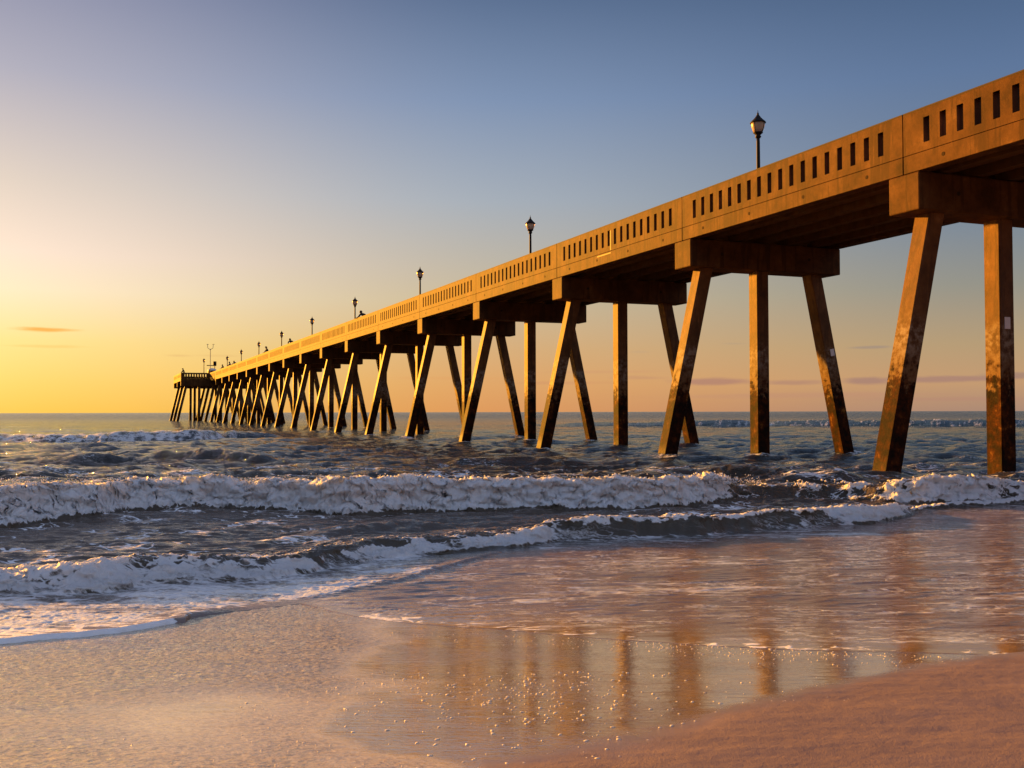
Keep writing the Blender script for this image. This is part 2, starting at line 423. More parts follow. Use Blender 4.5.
# wind waves, damped inshore and where rows get too coarse
def resfade(wl):            # fade a wavelength when rows are coarser than it
    st = np.maximum(.0135, VV * VV / 1420 * .16); return np.clip(1.6 - 3.2 * st / wl, 0, 1)
out_ = sstep(14, 20, VV); mid_ = sstep(7.5, 9.5, VV) * (1 - out_)
ca, sa = math.cos(R(12)), math.sin(R(12)); A = UU * ca + VV * sa; B = -UU * sa + VV * ca
def ridge(x, y, seed):      # sharp crests
    return .74 - np.abs(gnoise(x, y, seed)) * 2.4
chop = np.zeros_like(VV)
for wl, amp, sd_, rot in ((9.0, .10, 131, 0), (4.2, .13, 103, .3), (2.0, .12, 105, -.35), (1.0, .10, 107, .5), (.5, .055, 109, -.2), (.24, .022, 111, .2)):
    a = A * math.cos(rot) + B * math.sin(rot); b = -A * math.sin(rot) + B * math.cos(rot)
    n = .55 * ridge(a / (wl * 2.1), b / wl, sd_) + .5 * gnoise(a / (wl * 1.6) + 7, b / (wl * .8), sd_ + 1)
    chop += amp * n * resfade(wl) * (out_ * (1 if wl > 3 else 1) + mid_ * sstep(0, .4, VV - V2) * (0 if wl > 3 else .2 if wl > 1.5 else .4))
# calmer water close in, rippled film
film = sstep(0, .4, VV - VE) * (1 - sstep(0, .3, VV - V2))
rip = .0030 * ridge(A / .55, B / .16, 201) + .003 * fbm(A / .25, B / .09, 203, 2) + .004 * fbm(A / 1.6, B / .5, 205, 2)
left = 1 - sstep(-.12, .02, SS)
chop += film * rip * (1 + 1.2 * left) * (.15 + .85 * sstep(.1, 1.4, VV - VE))
between = sstep(.3, .6, VV - V2) * (1 - sstep(-.1, .1, VV - V1))
chop += between * (.022 * fbm(A / .8, B / .3, 207, 4) + .013 * ridge(A / .45, B / .16, 209))

# foam sheets
n_l = fbm(UU * 1.1, VV * 1.6, 301, 4)
n_s = fbm(UU * .45, VV * 1.1, 311, 4)
sheet = sstep(0, .06, VV - VE) * (1 - sstep(0, .3, VV - V2)) * left * (.68 + .16 * n_l) * (1 - sstep(-.33, -.26, SS) * (1 - sstep(-.12, .25, VV - V3 + .10 * n_l)))                                        # swash on the left
FOAM = np.maximum(FOAM, sheet)
FOAM = np.maximum(FOAM, between * np.clip(.42 + .32 * n_l - .25 * sstep(-.25, .0, SS) * (1 - sstep(.05, .15, SS)), 0, .75))
churn = sstep(.1, .5, VV - V2) * (1 - sstep(.9, 1.5, VV - V2)) * sstep(-.36, -.25, SS) * (1 - sstep(.0, .04, SS))
FOAM = np.maximum(FOAM, churn * np.clip(.5 + .35 * n_l, 0, .8)); LUMP = np.maximum(LUMP, churn * .03)
right_film = film * (1 - left) * np.clip(.50 + .20 * n_s, 0, .64)
FOAM = np.maximum(FOAM, right_film)
outer = sstep(.2, 1.0, VV - V1) * (1 - sstep(22, 40, VV)) * np.clip(.43 + .34 * n_s, 0, .7)
FOAM = np.maximum(FOAM, outer)
FOAM = np.maximum(FOAM, sstep(30, 60, VV) * (1 - sstep(150, 400, VV)) * np.clip(.16 + .25 * fbm(UU * .12, VV * .1, 321, 3), 0, .42))
# churned foam round the feet of the piles
for n_ in range(0, 9):
    for X_ in (15.63, 18.97, 22.25):
        Y_ = 17.26 + n_ * 9.14; pu = X_ * cT - Y_ * sT; pv = X_ * sT + Y_ * cT
        q_ = ((UU - pu) / .9) ** 2 + ((VV - pv + .35) / 1.1) ** 2
        FOAM = np.maximum(FOAM, np.clip((.66 + .2 * n_l) * np.exp(-q_), 0, .85)); H = H + .05 * np.exp(-((UU - pu) ** 2 + (VV - pv + .1) ** 2) / .14) * (1 + billow(UU * 4, VV * 4, 95, 2) * .5)
# bright lip right on the sand, thick on the left, a pinkish bubble line on the right
dE = VV - VE
lip = sstep(-.03, -.01, dE) * (1 - sstep(.03, .055, dE)) * (1 - sstep(-.335, -.32, SS))
FOAM = np.maximum(FOAM, lip * 1.0)
lip2 = sstep(-.03, .03, dE) * (1 - sstep(.05, .6, dE + .06 * fbm(UU * 5, VV * 9, 61, 2))) * sstep(-.21, -.17, SS) * (.56 + .3 * fbm(UU * 3, VV * 3, 63, 3)) * (1 - .22 * sstep(.0, .2, SS))
FOAM = np.maximum(FOAM, lip2)
pool = sstep(.0, .1, dE) * (1 - sstep(.35, .9, dE)) * sstep(-.2, -.12, SS) * (1 - sstep(-.02, .08, SS)) * (.55 + .2 * n_l)
FOAM = np.maximum(FOAM, pool)

foam_lumps = LUMP * (.12 * billow(UU * 23, VV * 19, 407, 2) + billow(UU * 3.4, VV * 4.6, 401, 3, .55) * .34 + billow(UU * 11 + .4 * fbm(UU * 5, VV * 5, 405, 2), VV * 9, 403, 3, .62) * .26 + .06)
farl = np.clip(LUMP, 0, .2) * 1.3 * billow(UU * .55, VV * .25, 441, 3) * sstep(35, 45, VV)
foam_fine = np.clip(FOAM, 0, 1) * film * left * .006 * billow(UU * 14, VV * 14, 411, 2)
Z = base + H - .055 * sstep(16.5, 20, VV) + farl + chop * (1 - .6 * np.clip(LUMP / .08, 0, 1)) + foam_lumps * np.clip(1.1 * resfade(.3), 0, 1) + foam_fine
# thin edge: thickness grows from the lip
thick = np.where(dE > 0, .0009 + .026 * np.sqrt(np.clip(dE / .05, 0, 1)) * (1 - sstep(-.33, -.25, SS)) + .008 * sstep(0, .5, dE), -.03 * sstep(0, .03, -dE) - .1 * np.clip(-dE, 0, .5))
bead = lip * .008 * (1 + .5 * fbm(UU * 9, VV * 9, 71, 2))
Z = Z * np.where(dE > 0, sstep(0, .12, dE) * (1) + (1 - sstep(0, .12, dE)) * 0, 0) + base * np.where(dE > 0, 1 - sstep(0, .12, dE), 1) + thick + bead
# crests lean towards the shore
lean = -.55 * np.clip(H - .12, 0, 1) * np.clip(LUMP / .06, 0, 1) - LUMP * (.9 * fbm(UU * 4, VV * 4 + Z * 9, 421, 3))
lean *= np.clip(resfade(.3) * 1.1, 0, 1)
VVd = VV + lean
UUd = UU + LUMP * .6 * fbm(UU * 4 + 9, VV * 4 + Z * 9, 431, 3) * np.clip(resfade(.3), 0, 1)
XX = UUd * cT + VVd * sT; YY = -UUd * sT + VVd * cT
# curvature of the earth is below a pixel here; keep flat
def grid_mesh(name, X, Y, Zz, attrs):
    nr, nc = X.shape
    me = bpy.data.meshes.new(name)
    co = np.stack([X, Y, Zz], -1).reshape(-1, 3).astype(np.float32)
    me.vertices.add(len(co)); me.vertices.foreach_set('co', co.ravel())
    i = np.arange(nr * nc, dtype=np.int32).reshape(nr, nc)
    q = np.stack([i[:-1, :-1], i[:-1, 1:], i[1:, 1:], i[1:, :-1]], -1).reshape(-1, 4)
    n = len(q); me.loops.add(n * 4); me.loops.foreach_set('vertex_index', q.ravel())
    me.polygons.add(n); me.polygons.foreach_set('loop_start', np.arange(n, dtype=np.int32) * 4)
    me.update(calc_edges=True)
    me.polygons.foreach_set('use_smooth', np.ones(n, dtype=bool))
    for k, a in attrs.items():
        at = me.attributes.new(k, 'FLOAT', 'POINT'); at.data.foreach_set('value', a.ravel().astype(np.float32))
    return me
SHAL = (1 - sstep(-.9, .0, VV - V2)) * 1.0 + .15 * between
sea = grid_mesh('sea', XX, YY, Z, {'foam': np.clip(FOAM, 0, 1.2), 'shallow': np.clip(SHAL, 0, 1), 'lumpy': np.clip(LUMP / .05, 0, 1), 'film': film, 'calm': (1 - sstep(.05, 1.1, dE)) * sstep(-.3, -.15, SS)})

def seamat():
    m, t, p = newmat('sea_water')
    g = t.new('ShaderNodeNewGeometry').outputs['Position']
    at = lambda n: t.new('ShaderNodeAttribute', attribute_name=n).outputs['Fac']
    foam, shal, lumpy, film, calm = at('foam'), at('shallow'), at('lumpy'), at('film'), at('calm')
    gr = t.mapping(g, (1, 1, 1), (0, 0, TH))               # x along the shore, y out to sea
    stretch = t.mapping(gr, (1, 2.1, 1))
    # lace: thresholded noise, warped
    warp = t.new('ShaderNodeVectorMath', operation='ADD'); t.link(stretch, warp.inputs[0])
    w2 = t.new('ShaderNodeVectorMath', operation='SCALE'); t.link(t.noise(stretch, 2.2, 3, .6, 0, 1), w2.inputs[0]); w2.inputs['Scale'].default_value = .5
    t.link(w2.outputs[0], warp.inputs[1])
    n1 = t.noise(warp.outputs[0], 3.2, 7, .62)
    vor = t.new('ShaderNodeTexVoronoi', feature='DISTANCE_TO_EDGE'); t.link(warp.outputs[0], vor.inputs['Vector']); vor.inputs['Scale'].default_value = 4.5
    web = t.rng(vor.outputs['Distance'], .0, .17, 1, 0)
    streak = t.noise(t.mapping(gr, (.5, 3.6, 1), (0, 0, .16)), 3.0, 8, .66, .8)
    lace = t.math('ADD', t.math('MULTIPLY', n1, .72), t.math('MULTIPLY', web, .16))
    lace = t.mixf(t.math('MULTIPLY', film, .65), lace, t.math('ADD', t.math('MULTIPLY', streak, .7), .08))
    th = t.math('SUBTRACT', .82, t.math('MULTIPLY', foam, .66))
    fac = t.rng(t.math('SUBTRACT', lace, th), -.015, .085)
    fac = t.math('MULTIPLY', fac, t.rng(foam, .04, .2))
    fac = t.math('MAXIMUM', fac, t.math('MULTIPLY', t.rng(foam, .78, .96), t.rng(lumpy, .4, .8)))
    # thin threads of foam drawn out on the film
    def threads(sc_, w, rot):
        n = t.noise(t.mapping(gr, (.42, 1.5, 1), (0, 0, rot)), sc_, 5, .55, 1.2)
        return t.rng(t.math('ABSOLUTE', t.math('SUBTRACT', n, .5)), 0, w, 1, 0)
    patch = t.rng(t.noise(t.mapping(gr, (.6, 1.3, 1)), 1.1, 4, .6), .42, .55)
    th2 = t.math('MULTIPLY', t.math('MAXIMUM', threads(2.1, .024, .22), t.math('MULTIPLY', threads(4.6, .03, .3), .8)), patch)
    grain = t.rng(t.noise(gr, 20, 4, .7), .35, .52)
    th2 = t.math('MULTIPLY', t.math('MULTIPLY', th2, grain), t.math('MULTIPLY', film, .95))
    fac = t.math('MAXIMUM', fac, th2)
    # water body
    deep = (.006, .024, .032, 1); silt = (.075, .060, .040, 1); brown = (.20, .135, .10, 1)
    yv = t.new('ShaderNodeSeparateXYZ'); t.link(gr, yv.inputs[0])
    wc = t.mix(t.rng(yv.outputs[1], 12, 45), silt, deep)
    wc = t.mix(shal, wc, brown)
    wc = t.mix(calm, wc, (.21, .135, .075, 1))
    t.put(p.inputs['Base Color'], wc)
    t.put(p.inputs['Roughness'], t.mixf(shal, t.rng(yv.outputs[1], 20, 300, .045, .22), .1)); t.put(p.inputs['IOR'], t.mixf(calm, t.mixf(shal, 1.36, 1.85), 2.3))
    # ripples
    r1 = t.noise(t.mapping(gr, (1, 2.6, 1)), 7, 5, .6); r2 = t.noise(t.mapping(gr, (1, 2.2, 1)), 1.3, 5, .6)
    r3 = t.noise(t.mapping(gr, (1, 2.4, 1)), 3.2, 7, .68)
    hh = t.math('ADD', t.math('ADD', t.math('MULTIPLY', r1, .012), t.math('MULTIPLY', r3, t.rng(yv.outputs[1], 8, 26, .02, .2))), t.math('MULTIPLY', r2, t.rng(yv.outputs[1], 15, 60, .0, .25)))
    hh = t.math('MULTIPLY', hh, t.mixf(calm, t.mixf(film, 1.0, .35), .05))
    b = t.new('ShaderNodeBump'); b.inputs['Strength'].default_value = 1.0; b.inputs['Distance'].default_value = 1.0
    t.link(hh, b.inputs['Height']); t.link(b.outputs[0], p.inputs['Normal'])
    # foam body
    f = t.new('ShaderNodeBsdfPrincipled')
    fn = t.noise(g, 11, 6, .65); fn2 = t.noise(g, 42, 4, .6)
    fc = t.mix(t.rng(fn, .35, .62), (.86, .88, .90, 1), (.95, .96, .97, 1))
    t.put(f.inputs['Base Color'], fc)
    t.put(f.inputs['Roughness'], .55)
    t.put(f.inputs['Subsurface Weight'], t.math('MULTIPLY', lumpy, .7)); f.inputs['Subsurface Radius'].default_value = (1, 1, 1); f.inputs['Subsurface Scale'].default_value = .045
    t.put(f.inputs['Coat Weight'], film); t.put(f.inputs['Coat Roughness'], .16); t.put(f.inputs['Coat IOR'], 1.7)
    fb = t.new('ShaderNodeBump'); fb.inputs['Strength'].default_value = 1.0; fb.inputs['Distance'].default_value = 1.0
    fh = t.math('ADD', t.math('MULTIPLY', fn, .045), t.math('MULTIPLY', fn2, .010))
    fh = t.math('ADD', t.math('MULTIPLY', fh, t.mixf(lumpy, .3, 1.0)), t.math('MULTIPLY', fac, .006))
    t.link(fh, fb.inputs['Height']); t.link(fb.outputs[0], f.inputs['Normal'])
    ms = t.new('ShaderNodeMixShader'); t.link(t.math('MULTIPLY', fac, t.mixf(film, 1.0, .86)), ms.inputs[0])
    tr = t.new('ShaderNodeBsdfTranslucent'); tr.inputs['Color'].default_value = (.9, .9, .88, 1); t.link(fb.outputs[0], tr.inputs['Normal'])
    fm = t.new('ShaderNodeMixShader'); t.put(fm.inputs[0], t.math('MULTIPLY', lumpy, .16)); t.link(f.outputs[0], fm.inputs[1]); t.link(tr.outputs[0], fm.inputs[2])
    t.link(p.outputs[0], ms.inputs[1]); t.link(fm.outputs[0], ms.inputs[2])
    t.link(ms.outputs[0], t.n['Material Output'].inputs[0])
    return m
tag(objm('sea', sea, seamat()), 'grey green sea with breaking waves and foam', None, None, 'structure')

# ---- beach
def axis(lo, hi, dlo, dhi, fine, grow=1.12):
    a = list(np.arange(dlo, dhi, fine)); st = fine
    x = dhi
    while x < hi: a.append(x); st *= grow; x += st
    a.append(hi); st = fine; x = dlo - fine; b = []
    while x > lo: b.append(x); st *= grow; x -= st
    b.append(lo); return np.array(b[::-1] + a)
ua = axis(-900, 900, -4.4, 4.4, .016); va = axis(-300, 900, 2.9, 7.4, .012)
GV, GU = np.meshgrid(va, ua, indexing='ij')
gz = sand_z(GU, GV)
# dry limit
ds, dv = poly([(410, 800), (505, 775), (575, 757), (635, 745), (685, 732), (732, 716), (792, 702), (850, 690), (898, 679), (950, 668), (1040, 656)])
sg = GU / np.maximum(GV, .5)
VD = interp_ext(sg, ds, dv)
VD = np.where(GU < -.1, 2.6 - 1.2 * (-.1 - GU), VD)
wet = sstep(-.2, .3, GV - VD + .10 * fbm(GU * 1.3, GV * 1.6, 501, 3) + .05 * fbm(GU * 7, GV * 9, 503, 3))
ripple = .0007 * fbm(GU * 1.3 + .3 * GV, GV * 4.5, 511, 3) * wet
cu = GU + .35 * fbm(GU * .9, GV * 1.1, 531, 3); cv = GV + .3 * fbm(GU * .9 + 4, GV * 1.1, 533, 3)
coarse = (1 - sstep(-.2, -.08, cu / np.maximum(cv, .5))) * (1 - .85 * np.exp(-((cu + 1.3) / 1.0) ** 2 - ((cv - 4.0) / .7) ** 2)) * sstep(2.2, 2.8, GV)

rough_ = .0026 * fbm(GU * 20, GV * 22, 521, 2) * coarse
dry = (1 - wet) * (.007 * fbm(GU * 1.5, GV * 2.6, 541, 3) + .0015 * fbm(GU * 18, GV * 22, 543, 2))
dist = np.sqrt(GU ** 2 + GV ** 2)
gz2 = gz + (ripple + rough_ + dry) * (dist < 12) + np.where(wet < 1, (1 - wet) * .004, 0)
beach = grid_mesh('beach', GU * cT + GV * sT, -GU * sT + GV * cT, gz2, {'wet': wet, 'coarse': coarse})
def sandmat():
    m, t, p = newmat('beach_sand')
    g = t.new('ShaderNodeNewGeometry').outputs['Position']
    at = lambda n: t.new('ShaderNodeAttribute', attribute_name=n).outputs['Fac']
    wet, coarse = at('wet'), at('coarse')
    gr = t.mapping(g, (1, 1, 1), (0, 0, TH))
    n1 = t.noise(t.mapping(gr, (1, 3.0, 1)), 1.6, 6, .6); n2 = t.noise(g, 55, 4, .7); n3 = t.noise(g, 220, 2, .6)
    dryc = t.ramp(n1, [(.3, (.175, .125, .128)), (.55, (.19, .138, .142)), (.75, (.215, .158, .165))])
    wetc_sky = t.ramp(n1, [(.3, (.58, .44, .19)), (.7, (.72, .56, .27))])  # golden sky reflection painted into the wet sand colour on the left
    wetc_sky = t.mix(t.rng(coarse, .0, .25), t.ramp(n1, [(.3, (.17, .105, .055)), (.7, (.27, .175, .10))]), wetc_sky)
    wetc_sky = t.mix(t.math('MULTIPLY', t.rng(t.noise(t.mapping(gr, (1, 1.5, 1)), 36, 3, .6), .48, .58), t.math('MULTIPLY', coarse, .95)), wetc_sky, (.10, .05, .028, 1))
    c = t.mix(wet, dryc, wetc_sky)
    c = t.mix(t.rng(n3, .55, .75, 0, .35), c, (.14, .08, .05, 1))
    t.put(p.inputs['Base Color'], c)
    sheen = t.rng(t.noise(t.mapping(gr, (1, 2.4, 1)), 1.1, 4, .55), .38, .6)
    rw = t.mixf(sheen, .2, .1)
    rw = t.math('ADD', rw, t.math('MULTIPLY', coarse, .06))
    t.put(p.inputs['Roughness'], t.mixf(wet, .8, rw))
    t.put(p.inputs['IOR'], 1.45)
    t.put(p.inputs['Specular IOR Level'], t.mixf(wet, .25, .5))
    t.put(p.inputs['Coat Weight'], t.math('MULTIPLY', wet, 1.0)); t.put(p.inputs['Coat Roughness'], t.math('ADD', t.mixf(sheen, .07, .02), t.math('MULTIPLY', coarse, .05))); t.put(p.inputs['Coat IOR'], 2.3)
    rip = t.noise(t.mapping(gr, (1, 3.2, 1)), 9, 5, .6)
    hd = t.math('ADD', t.math('MULTIPLY', n2, .004), t.math('MULTIPLY', n3, .0012))
    n4 = t.noise(gr, 30, 4, .65)
    hw = t.math('ADD', t.math('MULTIPLY', rip, .0012), t.math('MULTIPLY', t.math('MULTIPLY', n4, coarse), .015))
    hw = t.math('ADD', hw, t.math('MULTIPLY', n2, .00012))
    hw = t.math('ADD', hw, t.math('MULTIPLY', t.noise(t.mapping(gr, (.8, 5, 1)), 5, 4, .6), .0014))
    hw = t.math('ADD', hw, t.math('MULTIPLY', t.noise(t.mapping(gr, (1, 2.5, 1)), 26, 3), t.rng(t.noise(gr, 1.7, 3), .42, .6, .0002, .0011)))
    b = t.new('ShaderNodeBump'); b.inputs['Strength'].default_value = 1; b.inputs['Distance'].default_value = 1
    t.link(t.mixf(wet, hd, hw), b.inputs['Height']); t.link(b.outputs[0], p.inputs['Normal'])
    t.link(b.outputs[0], p.inputs['Coat Normal'])
    return m
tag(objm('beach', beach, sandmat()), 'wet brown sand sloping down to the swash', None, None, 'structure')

# bubbles and flecks of foam left on the wet sand
def ptw(u, v): return (u * cT + v * sT, -u * sT + v * cT)
def bubbles():
    bm = bmesh.new(); rr = random.Random(3)
    def put(px, py, r):
        u, v = ground_pt(px, py); x, y = ptw(u, v); z = float(sand_z(u, v))
        m = Matrix.Translation((x, y, z + r * .12)) @ Matrix.Rotation(rr.uniform(0, 6), 4, 'Z') @ Matrix.Diagonal((r * rr.uniform(.8, 1.7), r * .8, r * .3, 1))
        bmesh.ops.create_icosphere(bm, subdivisions=1, radius=1, matrix=m)
    for _ in range(420):
        px = rr.gauss(520, 95); py = 672 + abs(rr.gauss(0, 40))
        if py < 790 and px < 760 - (py - 680) * 1.3: put(px, py, rr.uniform(.003, .0085))
    for _ in range(420):
        px = rr.triangular(380, 1060, 760); py = 632 + (px - 512) * .052 + abs(rr.gauss(0, 7)) + 3
        put(px, py, rr.uniform(.0025, .0065))
    for _ in range(150):
        px = rr.gauss(285, 75); py = 705 + rr.gauss(0, 35)
        if py < 780: put(px, py, rr.uniform(.002, .0045))
    for _ in range(60): put(rr.uniform(700, 950), 705 - (rr.uniform(0, 1) * 30) , rr.uniform(.002, .004))
    return bm
M_BUB = simple('bubble_foam', (.78, .70, .62), .5, 0, .08)
tag(obj('foam_bubbles', bubbles(), M_BUB, smooth=True), 'small foam flecks left on the wet sand', None, None, 'stuff')

# spray thrown up by the main breaker
def spray():
    bm = bmesh.new(); rr = random.Random(11)
    fs, fv = poly([(0, 531), (130, 512), (300, 513), (512, 511), (700, 506), (830, 501), (1024, 504)])
    for _ in range(2600):
        px = rr.uniform(-30, 760); s = (px - 512) / FPX
        v = float(interp_ext(np.array([s]), fs, fv)[0]) + rr.uniform(.25, 1.0)
        z = CH - (482 - 412) * v / FPX + abs(rr.gauss(0, .035)) - .02
        if rr.random() < .12: z += rr.uniform(0, .10)
        x, y = ptw(s * v, v); r = rr.uniform(.004, .011)
        bmesh.ops.create_icosphere(bm, subdivisions=1, radius=r, matrix=Matrix.Translation((x, y, z)))
    for (cx_, n_) in ((712, 260), (930, 90), (903, 60), (838, 30), (800, 30)):
        for _ in range(n_):
            px = rr.gauss(cx_, 9); s = (px - 512) / FPX
            v = float(interp_ext(np.array([s]), fs, fv)[0]) + rr.uniform(.3, .8)
            z = CH - ((480 if cx_ == 712 else 486) - 412) * v / FPX + rr.gauss(0, .035) + .02
            x, y = ptw(s * v, v)
            bmesh.ops.create_icosphere(bm, subdivisions=1, radius=rr.uniform(.008, .024), matrix=Matrix.Translation((x, y, z)))
    return bm
M_SPR = simple('spray_white', (.84, .80, .78), .5, 0, .05)
tag(obj('sea_spray', spray(), M_SPR, smooth=True), 'drops of spray along the crest of the main breaker', None, None, 'stuff')

# ------------------------------------------------------------------ pier
L = 9.14; Y0 = 17.26; XA = 16.22; XB = 21.77; ZT = 7.907; ZJ = 6.962; ZB = 6.574; ZC = 5.742
PX0 = XA; N0, N1 = -4, 17
pier = empty('fishing_pier', (19.0, Y0, 0))
tag(pier, 'long concrete fishing pier on raking piles running out over the surf', 'pier')
OFF = Vector((19.0, Y0, 0))
def part(name, bm, mats, x=0, y=0, z=0, parent=pier, smooth=False):
    """geometry is given relative to (x,y,z) in world space"""
    return obj(name, bm, mats, parent, Vector((x, y, z)) - OFF, smooth)

def parapet_bm(length, slots=18, h0=ZJ, h1=ZT, thick=.2, gap=.03, margin=1.5, axis_='Y'):
    bm = bmesh.new(); p = length / (slots + 2 * margin - 1); w = .375 * p
    hh = h1 - h0; zb = h0 + hh * .19; zt = h1 - hh * .24
    def b(a0, a1, z0, z1, e=0.0, mi=0):
        if axis_ == 'Y': box(bm, -e, thick + e, a0, a1, z0, z1, 0, mi)
        else: box(bm, a0, a1, -e, thick + e, z0, z1, 0, mi)
    b(gap / 2, length - gap / 2, h0 + .004, zb)
    b(gap / 2, length - gap / 2, zt, h1 - .035)
    b(gap / 2, length - gap / 2, h1 - .035, h1, .004, 1)
    # a rail, a sill and the uprights butt together
    xs = [margin * p + i * p for i in range(slots)]
    prev = gap / 2
    for x in xs:
        b(prev, x - w / 2, zb, zt); prev = x + w / 2
    b(prev, length - gap / 2, zb, zt)
    bmesh.ops.remove_doubles(bm, verts=bm.verts, dist=1e-5)
    # drop the doubled inner faces where pieces butt
    seen = {}
    for f in bm.faces:
        seen.setdefault(tuple(round(c, 4) for c in f.calc_center_median()), []).append(f)
    dele = [f for fs in seen.values() if len(fs) > 1 for f in fs]
    bmesh.ops.delete(bm, geom=dele, context='FACES')
    return bm
def beam_bm(length, gap=.03):
    bm = bmesh.new()
    box(bm, 0, .32, gap / 2, length - gap / 2, ZB, ZJ - .008, .008)
    for fr in (.125, .375, .625, .875):
        m = Matrix.Translation((-.001, length * fr, (ZB + ZJ) / 2)) @ Matrix.Rotation(math.pi / 2, 4, 'Y')
        r = bmesh.ops.create_cone(bm, cap_ends=True, segments=12, radius1=.045, radius2=.045, depth=.008, matrix=m)
        for v in r['verts']:
            for f in v.link_faces: f.material_index = 1
    return bm
def slab_bm(length, w0, w1):
    bm = bmesh.new()
    box(bm, w0, w1, .01, length - .01, ZJ - .16, ZJ + .001)
    n = 5; step = (w1 - w0) / n
    for i in range(n):
        c = w0 + (i + .5) * step
        box(bm, c - .13, c + .13, .012, length - .012, ZB + .03, ZJ - .163)
    return bm
def me_of(bm, name, mats):
    me = bpy.data.meshes.new(name); bm.to_mesh(me); bm.free()
    for m in mats: me.materials.append(m)
    return me
me_par = me_of(parapet_bm(L), 'parapet_panel', [M_CONC, M_COPE])
me_bea = me_of(beam_bm(L), 'edge_beam', [M_CONC, M_SPOT])
me_sla = me_of(slab_bm(L, XA + .33, XB - .33), 'deck_slab', [M_UND])
def cap_bm(x0, x1):
    bm = bmesh.new(); box(bm, x0, x1, -.455, .455, ZC, ZB - .004, .03)
    for fr in (.2, .78):
        m = Matrix.Translation((x0 + (x1 - x0) * fr, -.456, (ZC + ZB) / 2)) @ Matrix.Rotation(math.pi / 2, 4, 'X')
        r = bmesh.ops.create_cone(bm, cap_ends=True, segments=12, radius1=.05, radius2=.05, depth=.008, matrix=m)
        for v in r['verts']:
            for f in v.link_faces: f.material_index = 1
    return bm
me_cap = me_of(cap_bm(XA + .004, XB), 'pile_cap', [M_CONC, M_SPOT])
def pile_bm(xt, xb, zt=ZC + .03, zb=-2.6):
    bm = bmesh.new(); k = (xb - xt) / (0 - ZC)
    f = lambda z: xt + (ZC - z) * (xb - xt) / ZC
    prism(bm, (f(zb), 0, zb), (f(zt), 0, zt), .215, .225, .022, 8)
    return bm
me_pn = me_of(pile_bm(16.95, 15.63), 'pile_near', [M_PILE])
me_pm = me_of(pile_bm(18.97, 18.97), 'pile_mid', [M_PILE])
me_pf = me_of(pile_bm(21.0, 22.25), 'pile_far', [M_PILE])
def pinst(name, me, y, x=0.0, mir=False):
    o = inst(name, me, pier, Vector((x, y, 0)) - OFF)
    return o
sign_b = []
for n in range(N0, N1):
    y = Y0 + n * L
    pinst('deck_slab', me_sla, y)
    pinst('parapet_panel', me_par, y, XA)
    o = pinst('parapet_panel', me_par, y + L, XB); o.rotation_euler = (0, 0, math.pi)
    pinst('edge_beam', me_bea, y, XA)
    o = pinst('edge_beam', me_bea, y + L, XB); o.rotation_euler = (0, 0, math.pi)
for n in range(N0, N1):
    y = Y0 + n * L
    pinst('pile_cap', me_cap, y)
    piles = [pinst('pile', m, y) for m in (me_pn, me_pm, me_pf)]
    def plate(parent, x, z, w, h, tilt):
        bm = bmesh.new(); box(bm, -w / 2, w / 2, -.012, .0, -h / 2, h / 2, .004)
        o = obj('sign_plate', bm, M_SIGN, parent, (x, -.2265, z)); o.rotation_euler = (0, tilt, 0)
    if n == 0: plate(piles[1], 18.96, 3.39, .17, .27, 0)
    if n == 1: plate(piles[2], 21.60, 3.28, .15, .22, -.21)
# pier head: a wider T, two spans deep
hx0, hx1 = 11.72, 26.25; yh = Y0 + 17 * L
bm = bmesh.new(); box(bm, hx0 + .33, hx1 - .33, yh + .33, yh + 2 * L - .33, ZJ - .16, ZJ + .001)
for i in range(12):
    c = hx0 + .8 + i * (hx1 - hx0 - 1.6) / 11; box(bm, c - .13, c + .13, yh + .34, yh + 2 * L - .34, ZB + .03, ZJ - .163)
part('deck_slab', bm, M_UND)
def xbeam(x0, x1, y0, y1, z0=ZB):
    bm = bmesh.new(); box(bm, x0, x1, y0, y1, z0, ZJ - .008, .008); part('edge_beam', bm, M_CONC)
wing = XA - hx0
for x0, x1 in ((hx0, XA - .004), (XB + .004, hx1)): xbeam(x0, x1, yh, yh + .32)
xbeam(hx0, hx1, yh + 2 * L - .32, yh + 2 * L)
for k in range(2):
    ye = yh + k * L
    xbeam(hx0, hx0 + .32, ye + (.325 if k == 0 else .005), ye + L - (.325 if k else .005))
    xbeam(hx1 - .32, hx1, ye + (.325 if k == 0 else .005), ye + L - (.325 if k else .005))
part('parapet_panel', parapet_bm(wing - .01, 9, axis_='X'), [M_CONC, M_COPE], hx0, yh)
part('parapet_panel', parapet_bm(wing - .01, 9, axis_='X'), [M_CONC, M_COPE], XB + .01, yh)
part('parapet_panel', parapet_bm(hx1 - hx0, 26, axis_='X'), [M_CONC, M_COPE], hx0, yh + 2 * L - .2)
for k in range(2):
    a = .22 if k == 0 else 0; b = .22 if k == 1 else 0
    for xx in (hx0, hx1 - .2):
        part('parapet_panel', parapet_bm(L - a - b, 16), [M_CONC, M_COPE], xx, yh + k * L + a)
me_hcap = me_of(cap_bm(hx0 + .004, hx1), 'head_cap', [M_CONC, M_SPOT])
def pm(a, b): return me_of(pile_bm(a, b), 'pile', [M_PILE])
hp = [pm(12.55, 11.25), pm(14.6, 14.6), me_pn, me_pm, me_pf, pm(23.4, 23.4), pm(25.45, 26.75)]
for k in range(3):
    y = yh + k * L + (.46 if k == 0 else -.46 if k == 2 else 0)
    pinst('pile_cap', me_hcap, y)
    for me in hp: pinst('pile', me, y)

